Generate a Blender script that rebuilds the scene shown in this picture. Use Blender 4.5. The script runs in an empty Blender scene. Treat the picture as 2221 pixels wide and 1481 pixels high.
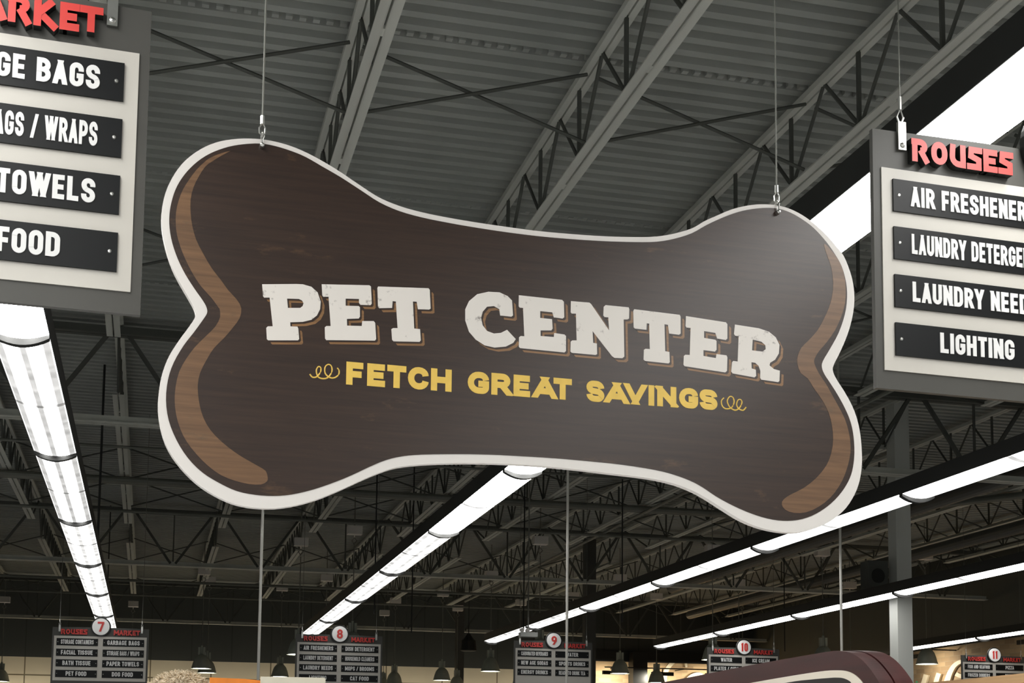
import bpy, bmesh, math, random
from mathutils import Vector, Matrix
from mathutils.geometry import tessellate_polygon

# ------------------------------------------------------------------ camera, world, exposure
SC = bpy.context.scene
C = SC.collection
W, H = 2221, 1481
F, YAW, PIT, ROL, CX, CY = 3136.0, .260306, .103345, .008424, 1160.04, 1329.4
EYE = Vector((0, 0, 1.6))
fwd = Vector((math.sin(YAW)*math.cos(PIT), math.cos(YAW)*math.cos(PIT), math.sin(PIT)))
rt0 = Vector((math.cos(YAW), -math.sin(YAW), 0)); up0 = rt0.cross(fwd)
RT = math.cos(ROL)*rt0 + math.sin(ROL)*up0
UP = -math.sin(ROL)*rt0 + math.cos(ROL)*up0
cam = bpy.data.cameras.new('camera'); co = bpy.data.objects.new('camera', cam); C.objects.link(co)
cam.sensor_fit = 'HORIZONTAL'; cam.sensor_width = 36.0
cam.lens = 36.0*F/W
cam.shift_x = -(CX - W/2)/W; cam.shift_y = (CY - H/2)/W
cam.clip_start = .05; cam.clip_end = 300
m = Matrix((RT, UP, -fwd)).transposed().to_4x4(); m.translation = EYE
co.matrix_world = m
SC.camera = co
SC.view_settings.view_transform = 'Standard'; SC.view_settings.look = 'None'
SC.view_settings.gamma = 1; SC.view_settings.exposure = 0.0; SC.view_settings.use_curve_mapping = False
wd = bpy.data.worlds.new('world'); SC.world = wd; wd.use_nodes = True
wd.node_tree.nodes['Background'].inputs[0].default_value = (.95, 1, .98, 1)
wd.node_tree.nodes['Background'].inputs[1].default_value = .2
LAMP = 23.0            # strength of the aisle lenses
SC.cycles.max_bounces = 6; SC.cycles.diffuse_bounces = 4; SC.cycles.glossy_bounces = 3
SC.cycles.sample_clamp_indirect = 4.0; SC.cycles.caustics_reflective = False; SC.cycles.caustics_refractive = False
SC.cycles.use_denoising = True

def ray(x, y): return (x-CX)/F*RT - (y-CY)/F*UP + fwd
def onY(x, y, Y): r = ray(x, y); return EYE + r*(Y/r.y)
def onX(x, y, X): r = ray(x, y); return EYE + r*(X/r.x)
def onZ(x, y, Z): r = ray(x, y); return EYE + r*((Z-1.6)/r.z)

# ------------------------------------------------------------------ materials
def lin(c): return tuple((v/255/12.92 if v/255 <= .04045 else ((v/255+.055)/1.055)**2.4) for v in c)
def mat(name, rgb, rough=.6, metal=0, spec=.5, noise=None, nscale=8, namt=.25, coat=0):
    mt = bpy.data.materials.new(name); mt.use_nodes = True
    nt = mt.node_tree; b = nt.nodes['Principled BSDF']
    col = lin(rgb)+(1,)
    b.inputs['Base Color'].default_value = col
    b.inputs['Roughness'].default_value = rough; b.inputs['Metallic'].default_value = metal
    b.inputs['Specular IOR Level'].default_value = spec
    b.inputs['Coat Weight'].default_value = coat
    if noise:
        tc = nt.nodes.new('ShaderNodeTexCoord'); mp = nt.nodes.new('ShaderNodeMapping')
        mp.inputs['Scale'].default_value = noise
        nz = nt.nodes.new('ShaderNodeTexNoise'); nz.inputs['Scale'].default_value = nscale; nz.inputs['Detail'].default_value = 6
        rp = nt.nodes.new('ShaderNodeValToRGB')
        rp.color_ramp.elements[0].position = .3; rp.color_ramp.elements[1].position = .7
        rp.color_ramp.elements[0].color = tuple(v*(1-namt) for v in col[:3])+(1,)
        rp.color_ramp.elements[1].color = tuple(min(1, v*(1+namt)) for v in col[:3])+(1,)
        nt.links.new(tc.outputs['Object'], mp.inputs[0]); nt.links.new(mp.outputs[0], nz.inputs[0])
        nt.links.new(nz.outputs[0], rp.inputs[0]); nt.links.new(rp.outputs[0], b.inputs['Base Color'])
    return mt
def emis(name, rgb, s):
    mt = bpy.data.materials.new(name); mt.use_nodes = True; b = mt.node_tree.nodes['Principled BSDF']
    b.inputs['Base Color'].default_value = (.8, .8, .8, 1)
    b.inputs['Emission Color'].default_value = tuple(rgb)+(1,); b.inputs['Emission Strength'].default_value = s
    return mt
M = {}
M['deck'] = mat('deck_paint', (168, 171, 165), .75, noise=(.3, .3, .3), nscale=2, namt=.12)
M['chord'] = mat('joist_paint', (206, 207, 198), .6, noise=(1, .1, 1), nscale=3, namt=.1)
M['web'] = mat('web_paint', (84, 86, 80), .7, noise=(1, 1, 1), nscale=4, namt=.1)
M['pipe'] = mat('pipe_paint', (112, 113, 104), .45, noise=(1, 1, 1), nscale=3, namt=.1)
M['black'] = mat('black_enamel', (22, 23, 21), .5, noise=(1, 1, 1), nscale=5, namt=.1)
M['chrome'] = mat('zinc_steel', (205, 205, 200), .28, metal=1, noise=(1, 1, 1), nscale=20, namt=.1)
M['steel'] = mat('brushed_steel_tube', (222, 220, 212), .35, metal=.25, noise=(1, 1, .1), nscale=20, namt=.1)
M['cable'] = mat('grey_cable', (120, 120, 112), .5, noise=(1, 1, 1), nscale=20, namt=.1)
M['white'] = mat('white_board', (232, 227, 221), .45, noise=(1, 1, 1), nscale=2, namt=.02)
M['disc'] = mat('white_disc', (252, 252, 250), .25, noise=(1, 1, 1), nscale=3, namt=.01)
M['red'] = mat('red_acrylic', (212, 66, 60), .4, noise=(1, 1, 1), nscale=3, namt=.05)
M['signgrey'] = mat('charcoal_board', (82, 81, 77), .42, spec=.3, noise=(1, 1, 1), nscale=3, namt=.06)
M['panel'] = mat('pale_grey_panel', (204, 200, 191), .45, noise=(1, 1, 1), nscale=3, namt=.03)
M['plate'] = mat('black_plate', (17, 19, 20), .42, spec=.25, noise=(1, 1, 1), nscale=3, namt=.08)
M['letter'] = mat('white_vinyl', (232, 232, 230), .5, noise=(1, 1, 1), nscale=9, namt=.02)
M['yellow'] = mat('yellow_print', (236, 198, 92), .45, noise=(1, 1, 1), nscale=40, namt=.05)
M['column'] = mat('column_paint', (212, 214, 208), .4, noise=(1, 1, .2), nscale=3, namt=.05)
M['maroon'] = mat('maroon_laminate', (64, 26, 24), .34, noise=(1, .08, 1), nscale=18, namt=.3, spec=.3, coat=.08)
M['cream'] = mat('cream_inlay', (250, 240, 222), .4, noise=(1, 1, 1), nscale=3, namt=.03)
M['orange'] = mat('orange_header', (240, 140, 50), .4, noise=(4, 1, 1), nscale=3, namt=.12)
M['offwhite'] = mat('offwhite_header', (226, 220, 200), .5, noise=(1, 1, 1), nscale=3, namt=.03)
M['wood'] = mat('light_wood', (214, 172, 124), .55, noise=(1, .12, 6), nscale=9, namt=.2)
M['darkpanel'] = mat('dark_recess', (30, 26, 24), .5, noise=(1, 1, 1), nscale=3, namt=.1)
M['green'] = mat('green_leaf', (40, 120, 78), .5, noise=(1, 1, 1), nscale=30, namt=.3)
M['fur'] = mat('beige_fur', (206, 190, 164), .9, noise=(1, 1, 1), nscale=30, namt=.22)
M['floordark'] = mat('floor_low_bounce', (116, 115, 113), .4, noise=(.5, .5, .5), nscale=2, namt=.15)  # unseen far floor, made dark to cut bounce onto the far ceiling
M['floor'] = mat('floor_polished', (206, 207, 208), .35, noise=(.5, .5, .5), nscale=2, namt=.12)
M['wallscript'] = mat('cream_script', (226, 212, 182), .5, noise=(1, 1, 1), nscale=3, namt=.04)
M['shelf'] = mat('shelf_metal', (150, 146, 138), .5, noise=(1, 1, 1), nscale=3, namt=.05)
M['shadeout'] = mat('grey_green_shade', (176, 181, 168), .45, noise=(1, 1, 1), nscale=5, namt=.1)

# seamed wall panels (vertical joints)
def seam_mat(name, rgb, joint, pitch, axis, zjoint=None):
    mt = mat(name, rgb, .6, noise=(.6, .6, .6), nscale=1.5, namt=.06)
    nt = mt.node_tree; b = nt.nodes['Principled BSDF']; src = b.inputs['Base Color'].links[0].from_socket
    tc = nt.nodes.new('ShaderNodeTexCoord'); sp = nt.nodes.new('ShaderNodeSeparateXYZ'); nt.links.new(tc.outputs['Object'], sp.inputs[0])
    def saw(sock, p, wdt):
        a = nt.nodes.new('ShaderNodeMath'); a.operation = 'DIVIDE'; a.inputs[1].default_value = p; nt.links.new(sock, a.inputs[0])
        f = nt.nodes.new('ShaderNodeMath'); f.operation = 'FRACT'; nt.links.new(a.outputs[0], f.inputs[0])
        l = nt.nodes.new('ShaderNodeMath'); l.operation = 'LESS_THAN'; l.inputs[1].default_value = wdt/p; nt.links.new(f.outputs[0], l.inputs[0])
        return l.outputs[0]
    s = saw(sp.outputs[axis], pitch, .035)
    if zjoint:
        s2 = saw(sp.outputs['Z'], zjoint, .04); mx = nt.nodes.new('ShaderNodeMath'); mx.operation = 'MAXIMUM'
        nt.links.new(s, mx.inputs[0]); nt.links.new(s2, mx.inputs[1]); s = mx.outputs[0]
    mix = nt.nodes.new('ShaderNodeMixRGB'); nt.links.new(s, mix.inputs[0]); nt.links.new(src, mix.inputs[1])
    mix.inputs[2].default_value = lin(joint)+(1,); nt.links.new(mix.outputs[0], b.inputs['Base Color'])
    return mt
M['wdark'] = seam_mat('dark_wall_panel', (66, 68, 64), (52, 54, 50), 1.22, 'X')
M['wcream'] = seam_mat('cream_wall_panel', (222, 210, 184), (120, 108, 84), 1.83, 'X', 2.05)
M['wdark_side'] = seam_mat('dark_side_panel', (78, 80, 74), (66, 68, 62), 2.44, 'Y')
def brick_mat(name, along):
    mt = bpy.data.materials.new(name); mt.use_nodes = True; nt = mt.node_tree; b = nt.nodes['Principled BSDF']
    tc = nt.nodes.new('ShaderNodeTexCoord'); sp = nt.nodes.new('ShaderNodeSeparateXYZ'); cb = nt.nodes.new('ShaderNodeCombineXYZ')
    nt.links.new(tc.outputs['Object'], sp.inputs[0]); nt.links.new(sp.outputs[along], cb.inputs[0]); nt.links.new(sp.outputs['Z'], cb.inputs[1])
    br = nt.nodes.new('ShaderNodeTexBrick'); nt.links.new(cb.outputs[0], br.inputs[0])
    br.inputs['Scale'].default_value = 1; br.inputs['Brick Width'].default_value = .42; br.inputs['Row Height'].default_value = .12
    br.inputs['Mortar Size'].default_value = .008; br.inputs['Color1'].default_value = lin((168, 142, 106))+(1,)
    br.inputs['Color2'].default_value = lin((122, 98, 70))+(1,); br.inputs['Mortar'].default_value = lin((150, 132, 104))+(1,)
    br.inputs['Bias'].default_value = -.35
    nt.links.new(br.outputs[0], b.inputs['Base Color']); b.inputs['Roughness'].default_value = .8
    return mt
M['brickX'] = brick_mat('tan_brick_back', 'X'); M['brickY'] = brick_mat('tan_brick_side', 'Y')

# printed dark wood of the bone sign
def wood_print(name, c0, c1, c2, sc=9):
    mt = bpy.data.materials.new(name); mt.use_nodes = True; nt = mt.node_tree; b = nt.nodes['Principled BSDF']
    tc = nt.nodes.new('ShaderNodeTexCoord'); mp = nt.nodes.new('ShaderNodeMapping'); mp.inputs['Scale'].default_value = (.35, 1, 9)
    mp.inputs['Rotation'].default_value = (0, math.radians(2), 0)
    n1 = nt.nodes.new('ShaderNodeTexNoise'); n1.inputs['Scale'].default_value = sc; n1.inputs['Detail'].default_value = 8; n1.inputs['Roughness'].default_value = .65
    nt.links.new(tc.outputs['Object'], mp.inputs[0]); nt.links.new(mp.outputs[0], n1.inputs[0])
    rp = nt.nodes.new('ShaderNodeValToRGB'); e = rp.color_ramp.elements
    e[0].position = .3; e[0].color = lin(c0)+(1,); e[1].position = .72; e[1].color = lin(c1)+(1,)
    nt.links.new(n1.outputs[0], rp.inputs[0])
    mp2 = nt.nodes.new('ShaderNodeMapping'); mp2.inputs['Scale'].default_value = (1, 1, 3.2); nt.links.new(tc.outputs['Object'], mp2.inputs[0])
    n2 = nt.nodes.new('ShaderNodeTexNoise'); n2.inputs['Scale'].default_value = 4.3; n2.inputs['Detail'].default_value = 10; n2.inputs['Roughness'].default_value = .7
    nt.links.new(mp2.outputs[0], n2.inputs[0])
    r2 = nt.nodes.new('ShaderNodeValToRGB'); r2.color_ramp.elements[0].position = .6; r2.color_ramp.elements[1].position = .76
    nt.links.new(n2.outputs[0], r2.inputs[0])
    mx = nt.nodes.new('ShaderNodeMixRGB'); nt.links.new(r2.outputs[0], mx.inputs[0]); nt.links.new(rp.outputs[0], mx.inputs[1]); mx.inputs[2].default_value = lin(c2)+(1,)
    nt.links.new(mx.outputs[0], b.inputs['Base Color'])
    b.inputs['Roughness'].default_value = .33; b.inputs['Specular IOR Level'].default_value = .55
    return mt
M['print'] = wood_print('dark_wood_print', (42, 29, 22), (60, 43, 33), (98, 72, 50))
M['stripe'] = wood_print('caramel_wood_print', (98, 73, 52), (130, 97, 68), (92, 78, 60))
M['shadowprint'] = wood_print('bronze_letter_shadow', (120, 88, 56), (156, 116, 76), (110, 84, 58), 20)
M['title'] = mat('distressed_white_print', (232, 226, 218), .5)
def distress(mt):
    nt = mt.node_tree; b = nt.nodes['Principled BSDF']; tc = nt.nodes.new('ShaderNodeTexCoord')
    n = nt.nodes.new('ShaderNodeTexNoise'); n.inputs['Scale'].default_value = 85; n.inputs['Detail'].default_value = 5
    n2 = nt.nodes.new('ShaderNodeTexNoise'); n2.inputs['Scale'].default_value = 13; n2.inputs['Detail'].default_value = 1
    for x in (n, n2): nt.links.new(tc.outputs['Object'], x.inputs[0])
    mu = nt.nodes.new('ShaderNodeMath'); mu.operation = 'MULTIPLY'; nt.links.new(n.outputs[0], mu.inputs[0]); nt.links.new(n2.outputs[0], mu.inputs[1])
    rp = nt.nodes.new('ShaderNodeValToRGB'); rp.color_ramp.elements[0].position = .36; rp.color_ramp.elements[0].color = lin((232, 226, 218))+(1,)
    rp.color_ramp.elements[1].position = .5; rp.color_ramp.elements[1].color = lin((150, 142, 136))+(1,)
    nt.links.new(mu.outputs[0], rp.inputs[0]); nt.links.new(rp.outputs[0], b.inputs['Base Color'])
distress(M['title'])

# glowing lens of a light fixture; tubes and prisms behind the acrylic
def lens_mat(name, s, ta=.35, base=.22, ribk=.62):
    mt = bpy.data.materials.new(name); mt.use_nodes = True; nt = mt.node_tree; b = nt.nodes['Principled BSDF']
    tc = nt.nodes.new('ShaderNodeTexCoord'); sp = nt.nodes.new('ShaderNodeSeparateXYZ'); nt.links.new(tc.outputs['Object'], sp.inputs[0])
    def mth(op, a, bb=None, c=None):
        n = nt.nodes.new('ShaderNodeMath'); n.operation = op
        for i, v in enumerate((a, bb, c)):
            if v is None: continue
            if isinstance(v, (int, float)): n.inputs[i].default_value = v
            else: nt.links.new(v, n.inputs[i])
        return n.outputs[0]
    # two tubes across the width: bright at |x| = .06
    ax = mth('ABSOLUTE', sp.outputs['X']); d = mth('ABSOLUTE', mth('SUBTRACT', ax, .065))
    tube = mth('MAXIMUM', mth('SUBTRACT', 1, mth('DIVIDE', d, .05)), 0)
    fy = mth('FRACT', mth('DIVIDE', mth('ADD', sp.outputs['Y'], 50), .55))
    band = mth('ABSOLUTE', mth('SUBTRACT', mth('MULTIPLY', fy, 2), 1))
    nz = nt.nodes.new('ShaderNodeTexNoise'); nz.inputs['Scale'].default_value = 3; nz.inputs['Detail'].default_value = 2
    mpn = nt.nodes.new('ShaderNodeMapping'); mpn.inputs['Scale'].default_value = (.4, 2.2, 1)
    nt.links.new(tc.outputs['Object'], mpn.inputs[0]); nt.links.new(mpn.outputs[0], nz.inputs[0])
    v = mth('ADD', mth('ADD', mth('MULTIPLY', tube, ta), mth('MULTIPLY', band, .12)), mth('MULTIPLY', nz.outputs[0], .75))
    v = mth('ADD', v, base)
    rim = mth('GREATER_THAN', ax, .150)
    v = mth('ADD', v, mth('MULTIPLY', rim, .9))
    # dark rib half way along the fixture
    ym = mth('ABSOLUTE', mth('SUBTRACT', sp.outputs['Y'], 1.63))
    rib = mth('LESS_THAN', ym, .035); v = mth('MULTIPLY', v, mth('SUBTRACT', 1, mth('MULTIPLY', rib, ribk)))
    b.inputs['Base Color'].default_value = (.7, .7, .7, 1); b.inputs['Emission Color'].default_value = (1, .99, .965, 1)
    nt.links.new(mth('MULTIPLY', v, s), b.inputs['Emission Strength'])
    return mt
M['lens'] = lens_mat('lens_bright', LAMP, ribk=.97)
M['lensmid'] = lens_mat('lens_clear', 1.15, 14, .0, .8)
M['lensdim'] = lens_mat('lens_far_dim', 1.9, 3.2, .0, .85)  # weaker glow stands in for far lenses looking dimmer at grazing angles
M['lens3'] = lens_mat('lens_outer_rows', LAMP*.3, ribk=.9)
M['bulb'] = emis('pendant_glow', (1, .97, .86), 9)

# ------------------------------------------------------------------ geometry helpers
class MB:
    def __init__(s): s.v = []; s.f = []; s.mi = []; s.cur = 0
    def add(s, vs, fs):
        n = len(s.v); s.v += [tuple(p) for p in vs]
        for f in fs: s.f.append([n+i for i in f]); s.mi.append(s.cur)
    def box(s, x0, x1, y0, y1, z0, z1):
        vs = [(x, y, z) for x in (x0, x1) for y in (y0, y1) for z in (z0, z1)]
        s.add(vs, [(0, 1, 3, 2), (4, 6, 7, 5), (0, 4, 5, 1), (2, 3, 7, 6), (0, 2, 6, 4), (1, 5, 7, 3)])
    def bar(s, a, b, w, h=None, ref=(0, 0, 1)):
        a = Vector(a); b = Vector(b); h = h or w; d = (b-a).normalized(); r = Vector(ref)
        if abs(d.dot(r)) > .95: r = Vector((0, 1, 0))
        u = d.cross(r).normalized()*w/2; v = u.cross(d).normalized()*h/2
        vs = [p+i*u+j*v for p in (a, b) for i, j in ((-1, -1), (1, -1), (1, 1), (-1, 1))]
        s.add(vs, [(0, 3, 2, 1), (4, 5, 6, 7)]+[(i, (i+1) % 4, 4+(i+1) % 4, 4+i) for i in range(4)])
    def tube(s, pts, r, n=8, cap=True):
        pts = [Vector(p) for p in pts]; rings = []
        for i, p in enumerate(pts):
            d = ((pts[min(i+1, len(pts)-1)]-pts[max(i-1, 0)])).normalized()
            q = Vector((0, 0, 1)) if abs(d.z) < .9 else Vector((0, 1, 0))
            u = d.cross(q).normalized(); v = d.cross(u).normalized()
            rr = r[i] if isinstance(r, (list, tuple)) else r
            rings.append([p+rr*(math.cos(2*math.pi*k/n)*u+math.sin(2*math.pi*k/n)*v) for k in range(n)])
        vs = [q for g in rings for q in g]
        fs = [(i*n+k, i*n+(k+1) % n, (i+1)*n+(k+1) % n, (i+1)*n+k) for i in range(len(pts)-1) for k in range(n)]
        if cap: fs += [tuple(range(n))[::-1], tuple((len(pts)-1)*n+k for k in range(n))]
        s.add(vs, fs)
    def lathe(s, prof, c=(0, 0, 0), n=24, axis='z'):
        vs = []
        for r, h in prof:
            for k in range(n):
                a = 2*math.pi*k/n
                p = (r*math.cos(a), r*math.sin(a), h) if axis == 'z' else (r*math.cos(a), h, r*math.sin(a))
                vs.append(Vector(p)+Vector(c))
        s.add(vs, [(i*n+k, i*n+(k+1) % n, (i+1)*n+(k+1) % n, (i+1)*n+k) for i in range(len(prof)-1) for k in range(n)])
    def loops(s, loops, fr, d0, d1):
        """solid between depth d0 and d1; loops are 2D, fr maps (u, v, depth) to a point"""
        flat = [p for l in loops for p in l]
        tris = tessellate_polygon([[Vector((p[0], p[1], 0)) for p in l] for l in loops])
        n = len(flat)
        vs = [fr(p[0], p[1], d0) for p in flat]+[fr(p[0], p[1], d1) for p in flat]
        fs = [tuple(t) for t in tris]+[tuple(n+i for i in t[::-1]) for t in tris]
        o = 0
        for l in loops:
            k = len(l); fs += [(o+i, o+(i+1) % k, n+o+(i+1) % k, n+o+i) for i in range(k)]; o += k
        s.add(vs, fs)
    def build(s, name, m, parent=None, smooth=False, fix=True):
        me = bpy.data.meshes.new(name); off = parent.get('_o', (0, 0, 0)) if parent else (0, 0, 0)
        vs = [(v[0]-off[0], v[1]-off[1], v[2]-off[2]) for v in s.v]
        me.from_pydata(vs, [], s.f)
        for mm in (m if isinstance(m, (list, tuple)) else [m]): me.materials.append(mm)
        for p, i in zip(me.polygons, s.mi): p.material_index = i; p.use_smooth = smooth
        if fix:
            bm = bmesh.new(); bm.from_mesh(me); bmesh.ops.recalc_face_normals(bm, faces=bm.faces); bm.to_mesh(me); bm.free()
        o = bpy.data.objects.new(name, me); C.objects.link(o)
        if parent:
            o.parent = parent
            if '_o' in parent: o['_o'] = parent['_o']
        return o
def tag(o, label=None, cat=None, group=None, kind=None):
    if label: o['label'] = label
    if cat: o['category'] = cat
    if group: o['group'] = group
    if kind: o['kind'] = kind
    return o
def empty(name, loc=(0, 0, 0), rz=0, world=False):
    o = bpy.data.objects.new(name, None); C.objects.link(o); o.location = loc; o.rotation_euler = (0, 0, rz); o.empty_display_size = .2
    if world: o['_o'] = tuple(loc)
    return o
KIDS = {}
def copy_tree(o, parent=None):
    c = o.copy(); C.objects.link(c)
    if parent: c.parent = parent
    for ch in list(o.children): copy_tree(ch, c)
    return c
def smooth_pts(pts, n=4, closed=True):
    out = []; N = len(pts)
    for i in range(N if closed else N-1):
        if closed: a, b, c, d = (pts[(i+k-1) % N] for k in range(4))
        else: a, b, c, d = pts[max(i-1, 0)], pts[i], pts[i+1], pts[min(i+2, N-1)]
        for k in range(n):
            t = k/n; out.append(tuple(.5*((2*b[j])+(-a[j]+c[j])*t+(2*a[j]-5*b[j]+4*c[j]-d[j])*t*t+(-a[j]+3*b[j]-3*c[j]+d[j])*t**3) for j in (0, 1)))
    if not closed: out.append(tuple(pts[-1]))
    return out
ORD = ['first', 'second', 'third', 'fourth', 'fifth', 'sixth', 'seventh', 'eighth', 'ninth', 'tenth', 'eleventh', 'twelfth', 'thirteenth', 'fourteenth', 'fifteenth', 'sixteenth', 'seventeenth', 'eighteenth', 'nineteenth', 'twentieth']

# ------------------------------------------------------------------ stroke lettering
R_ = 1.0
GL = {
 'A': [[(0, 0), (.5, 1)], [(1, 0), (.5, 1)], [(.2, .26), (.8, .26)]],
 'B': [[(0, 0), (0, 1)], [(0, 1), (.95, 1, R_), (.95, .52, R_), (0, .52)], [(0, .52), (1, .52, R_), (1, 0, R_), (0, 0)]],
 'C': [[(1, .66), (1, 1, R_), (0, 1, R_), (0, 0, R_), (1, 0, R_), (1, .34)]],
 'D': [[(0, 0), (0, 1)], [(0, 1), (1, 1, R_), (1, 0, R_), (0, 0)]],
 'E': [[(0, 0), (0, 1)], [(0, 1), (.93, 1)], [(0, .5), (.82, .5)], [(0, 0), (.96, 0)]],
 'F': [[(0, 0), (0, 1)], [(0, 1), (.96, 1)], [(0, .46), (.82, .46)]],
 'G': [[(1, .68), (1, 1, R_), (0, 1, R_), (0, 0, R_), (1, 0, R_), (1, .44), (.5, .44)]],
 'H': [[(0, 0), (0, 1)], [(1, 0), (1, 1)], [(0, .5), (1, .5)]],
 'I': [[(0, 0), (0, 1)]],
 'K': [[(0, 0), (0, 1)], [(0, .4), (1, 1)], [(.3, .55), (1, 0)]],
 'L': [[(0, 0), (0, 1)], [(0, 0), (.95, 0)]],
 'M': [[(0, 0), (0, 1)], [(1, 0), (1, 1)], [(.06, 1), (.5, .12)], [(.94, 1), (.5, .12)]],
 'N': [[(0, 0), (0, 1)], [(1, 0), (1, 1)], [(0, 1), (1, 0)]],
 'O': [[(0, 0, R_), (1, 0, R_), (1, 1, R_), (0, 1, R_), 'c']],
 'P': [[(0, 0), (0, 1)], [(0, 1), (1, 1, R_), (1, .42, R_), (0, .42)]],
 'R': [[(0, 0), (0, 1)], [(0, 1), (.95, 1, R_), (.95, .46, R_), (0, .46)], [(.5, .5), (1, 0)]],
 'S': [[(1, .7), (1, 1, R_), (0, 1, R_), (0, .54, R_), (1, .46, R_), (1, 0, R_), (0, 0, R_), (0, .3)]],
 'T': [[(0, 1), (1, 1)], [(.5, 1), (.5, 0)]],
 'U': [[(0, 1), (0, 0, R_), (1, 0, R_), (1, 1)]],
 'V': [[(0, 1), (.5, 0)], [(1, 1), (.5, 0)]],
 'W': [[(0, 1), (.25, 0)], [(.5, 1), (.25, 0)], [(.5, 1), (.75, 0)], [(1, 1), (.75, 0)]],
 'Y': [[(0, 1), (.5, .4)], [(1, 1), (.5, .4)], [(.5, .5), (.5, 0)]],
 'Z': [[(0, 1), (1, 1)], [(1, 1), (0, 0)], [(0, 0), (1, 0)]],
 '/': [[(0, 0), (1, 1)]],
 '7': [[(0, 1), (1, 1)], [(1, .95), (.4, 0)]],
 '8': [[(.06, .52, R_), (.94, .52, R_), (.94, 1, R_), (.06, 1, R_), 'c'], [(0, 0, R_), (1, 0, R_), (1, .52, R_), (0, .52, R_), 'c']],
 '9': [[(0, .42, R_), (1, .42, R_), (1, 1, R_), (0, 1, R_), 'c'], [(1, .7), (1, .45), (.45, 0)]],
 '1': [[(.6, 0), (.6, 1)], [(.1, .8), (.6, 1)]],
 '0': [[(0, 0, R_), (1, 0, R_), (1, 1, R_), (0, 1, R_), 'c']],
}
GW = {'I': 0, 'M': 1.35, 'W': 1.5, '1': .75, '/': .8, 'L': .85, 'E': .88, 'F': .85, 'T': .92}
def rounded(path, w, h, t):
    closed = path[-1] == 'c'; pts = path[:-1] if closed else path
    P = [Vector((p[0]*(w-t)+t/2, p[1]*(h-t)+t/2)) for p in pts]; R = [p[2] if len(p) > 2 else 0 for p in pts]; N = len(P); out = []
    for i in range(N):
        if R[i] == 0 or (not closed and i in (0, N-1)): out.append(P[i]); continue
        a, b, c = P[i-1], P[i], P[(i+1) % N]; la = (a-b).length; lc = (c-b).length
        fa = 1.0 if (not closed and i-1 == 0) else .5; fc = 1.0 if (not closed and i+1 == N-1) else .5
        r = min(la*fa, lc*fc, (w-t)*.5 if w > t*2 else 9)*R[i]*.999
        ra, rc = min(r*1.15, la*fa), min(r*1.15, lc*fc)
        p0 = b+(a-b).normalized()*ra; p1 = b+(c-b).normalized()*rc
        for k in range(6):
            s = k/5; cpt = .55
            q1 = p0+(b-p0)*cpt; q2 = p1+(b-p1)*cpt
            out.append(p0*(1-s)**3+3*q1*s*(1-s)**2+3*q2*s*s*(1-s)+p1*s**3)
    res = [out[0]]
    for p in out[1:]:
        if (p-res[-1]).length > 1e-6: res.append(p)
    if closed and (res[0]-res[-1]).length < 1e-6: res.pop()
    return res, closed
def clip_y(poly, lo, hi):
    for lim, sg in ((lo, 1), (hi, -1)):
        out = []
        for i in range(len(poly)):
            a, b = poly[i-1], poly[i]; ia = sg*(a[1]-lim) >= -1e-9; ib = sg*(b[1]-lim) >= -1e-9
            if ia != ib: s = (lim-a[1])/(b[1]-a[1]); out.append((a[0]+(b[0]-a[0])*s, lim))
            if ib: out.append(tuple(b))
        poly = out
        if len(poly) < 3: return []
    return poly
def glyph(ch, w, h, t, clip=True, gl=GL):
    polys = []
    for path in gl[ch]:
        P, closed = rounded(path, w, h, t); raw = path[:-1] if closed else path
        if not closed:
            for idx, nb in ((0, 1), (-1, -2)):
                d = (P[idx]-P[nb]).normalized(); rx, ry = raw[idx][0], raw[idx][1]
                if abs(d.y) > .3 and ry in (0, 1): P[idx] = P[idx]+d*t*(.9 if clip else .5)
                elif abs(d.x) > .7 and (rx <= 0 or rx > .78): P[idx] = P[idx]+d*t/2*.98
        N = len(P); nm = []
        for i in range(N):
            a = P[i-1] if (closed or i > 0) else None; c = P[(i+1) % N] if (closed or i < N-1) else None
            d1 = (P[i]-a).normalized() if a is not None else None; d2 = (c-P[i]).normalized() if c is not None else None
            d1 = d1 or d2; d2 = d2 or d1; tt = (d1+d2)
            tt = tt.normalized() if tt.length > .1 else d1
            n_ = Vector((-tt.y, tt.x)); cs = max(.45, n_.dot(Vector((-d1.y, d1.x)))); nm.append(n_*(t/2/cs))
        for i in range(N if closed else N-1):
            j = (i+1) % N; q = [P[i]+nm[i], P[i]-nm[i], P[j]-nm[j], P[j]+nm[j]]
            q = [(v.x, v.y) for v in q]
            if clip: q = clip_y(q, 0, h)
            if len(q) >= 3: polys.append(q)
    return polys
def text_polys(s, h, cw, t, gap, maxw=None, center=True, split=False):
    x = 0; out = []; cuts = [0]
    for ch in s:
        if ch == ' ': x += cw*.62; cuts.append(len(out)); continue
        w = max(t, cw*GW.get(ch, 1))
        for p in glyph(ch, w, h, t): out.append([(x+a, b) for a, b in p])
        x += w+gap
    x -= gap; k = min(1, maxw/x) if maxw else 1
    o = -x*k/2 if center else 0
    out = [[(a*k+o, b) for a, b in p] for p in out]
    return [out[i:j] for i, j in zip(cuts, cuts[1:]+[len(out)])] if split else out
def emit(mb, polys, fr, d0, d1, side=0):
    for j, p in enumerate(polys):
        e = (j % 24)*3e-5*(1 if d0 > d1 else -1)
        n = len(p); vs = [fr(a, b, d0+e) for a, b in p]+[fr(a, b, d1) for a, b in p]
        mb.cur = 0; mb.add(vs, [tuple(range(n))])
        mb.cur = side; mb.add(vs, [(i, (i+1) % n, n+(i+1) % n, n+i) for i in range(n)])

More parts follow.
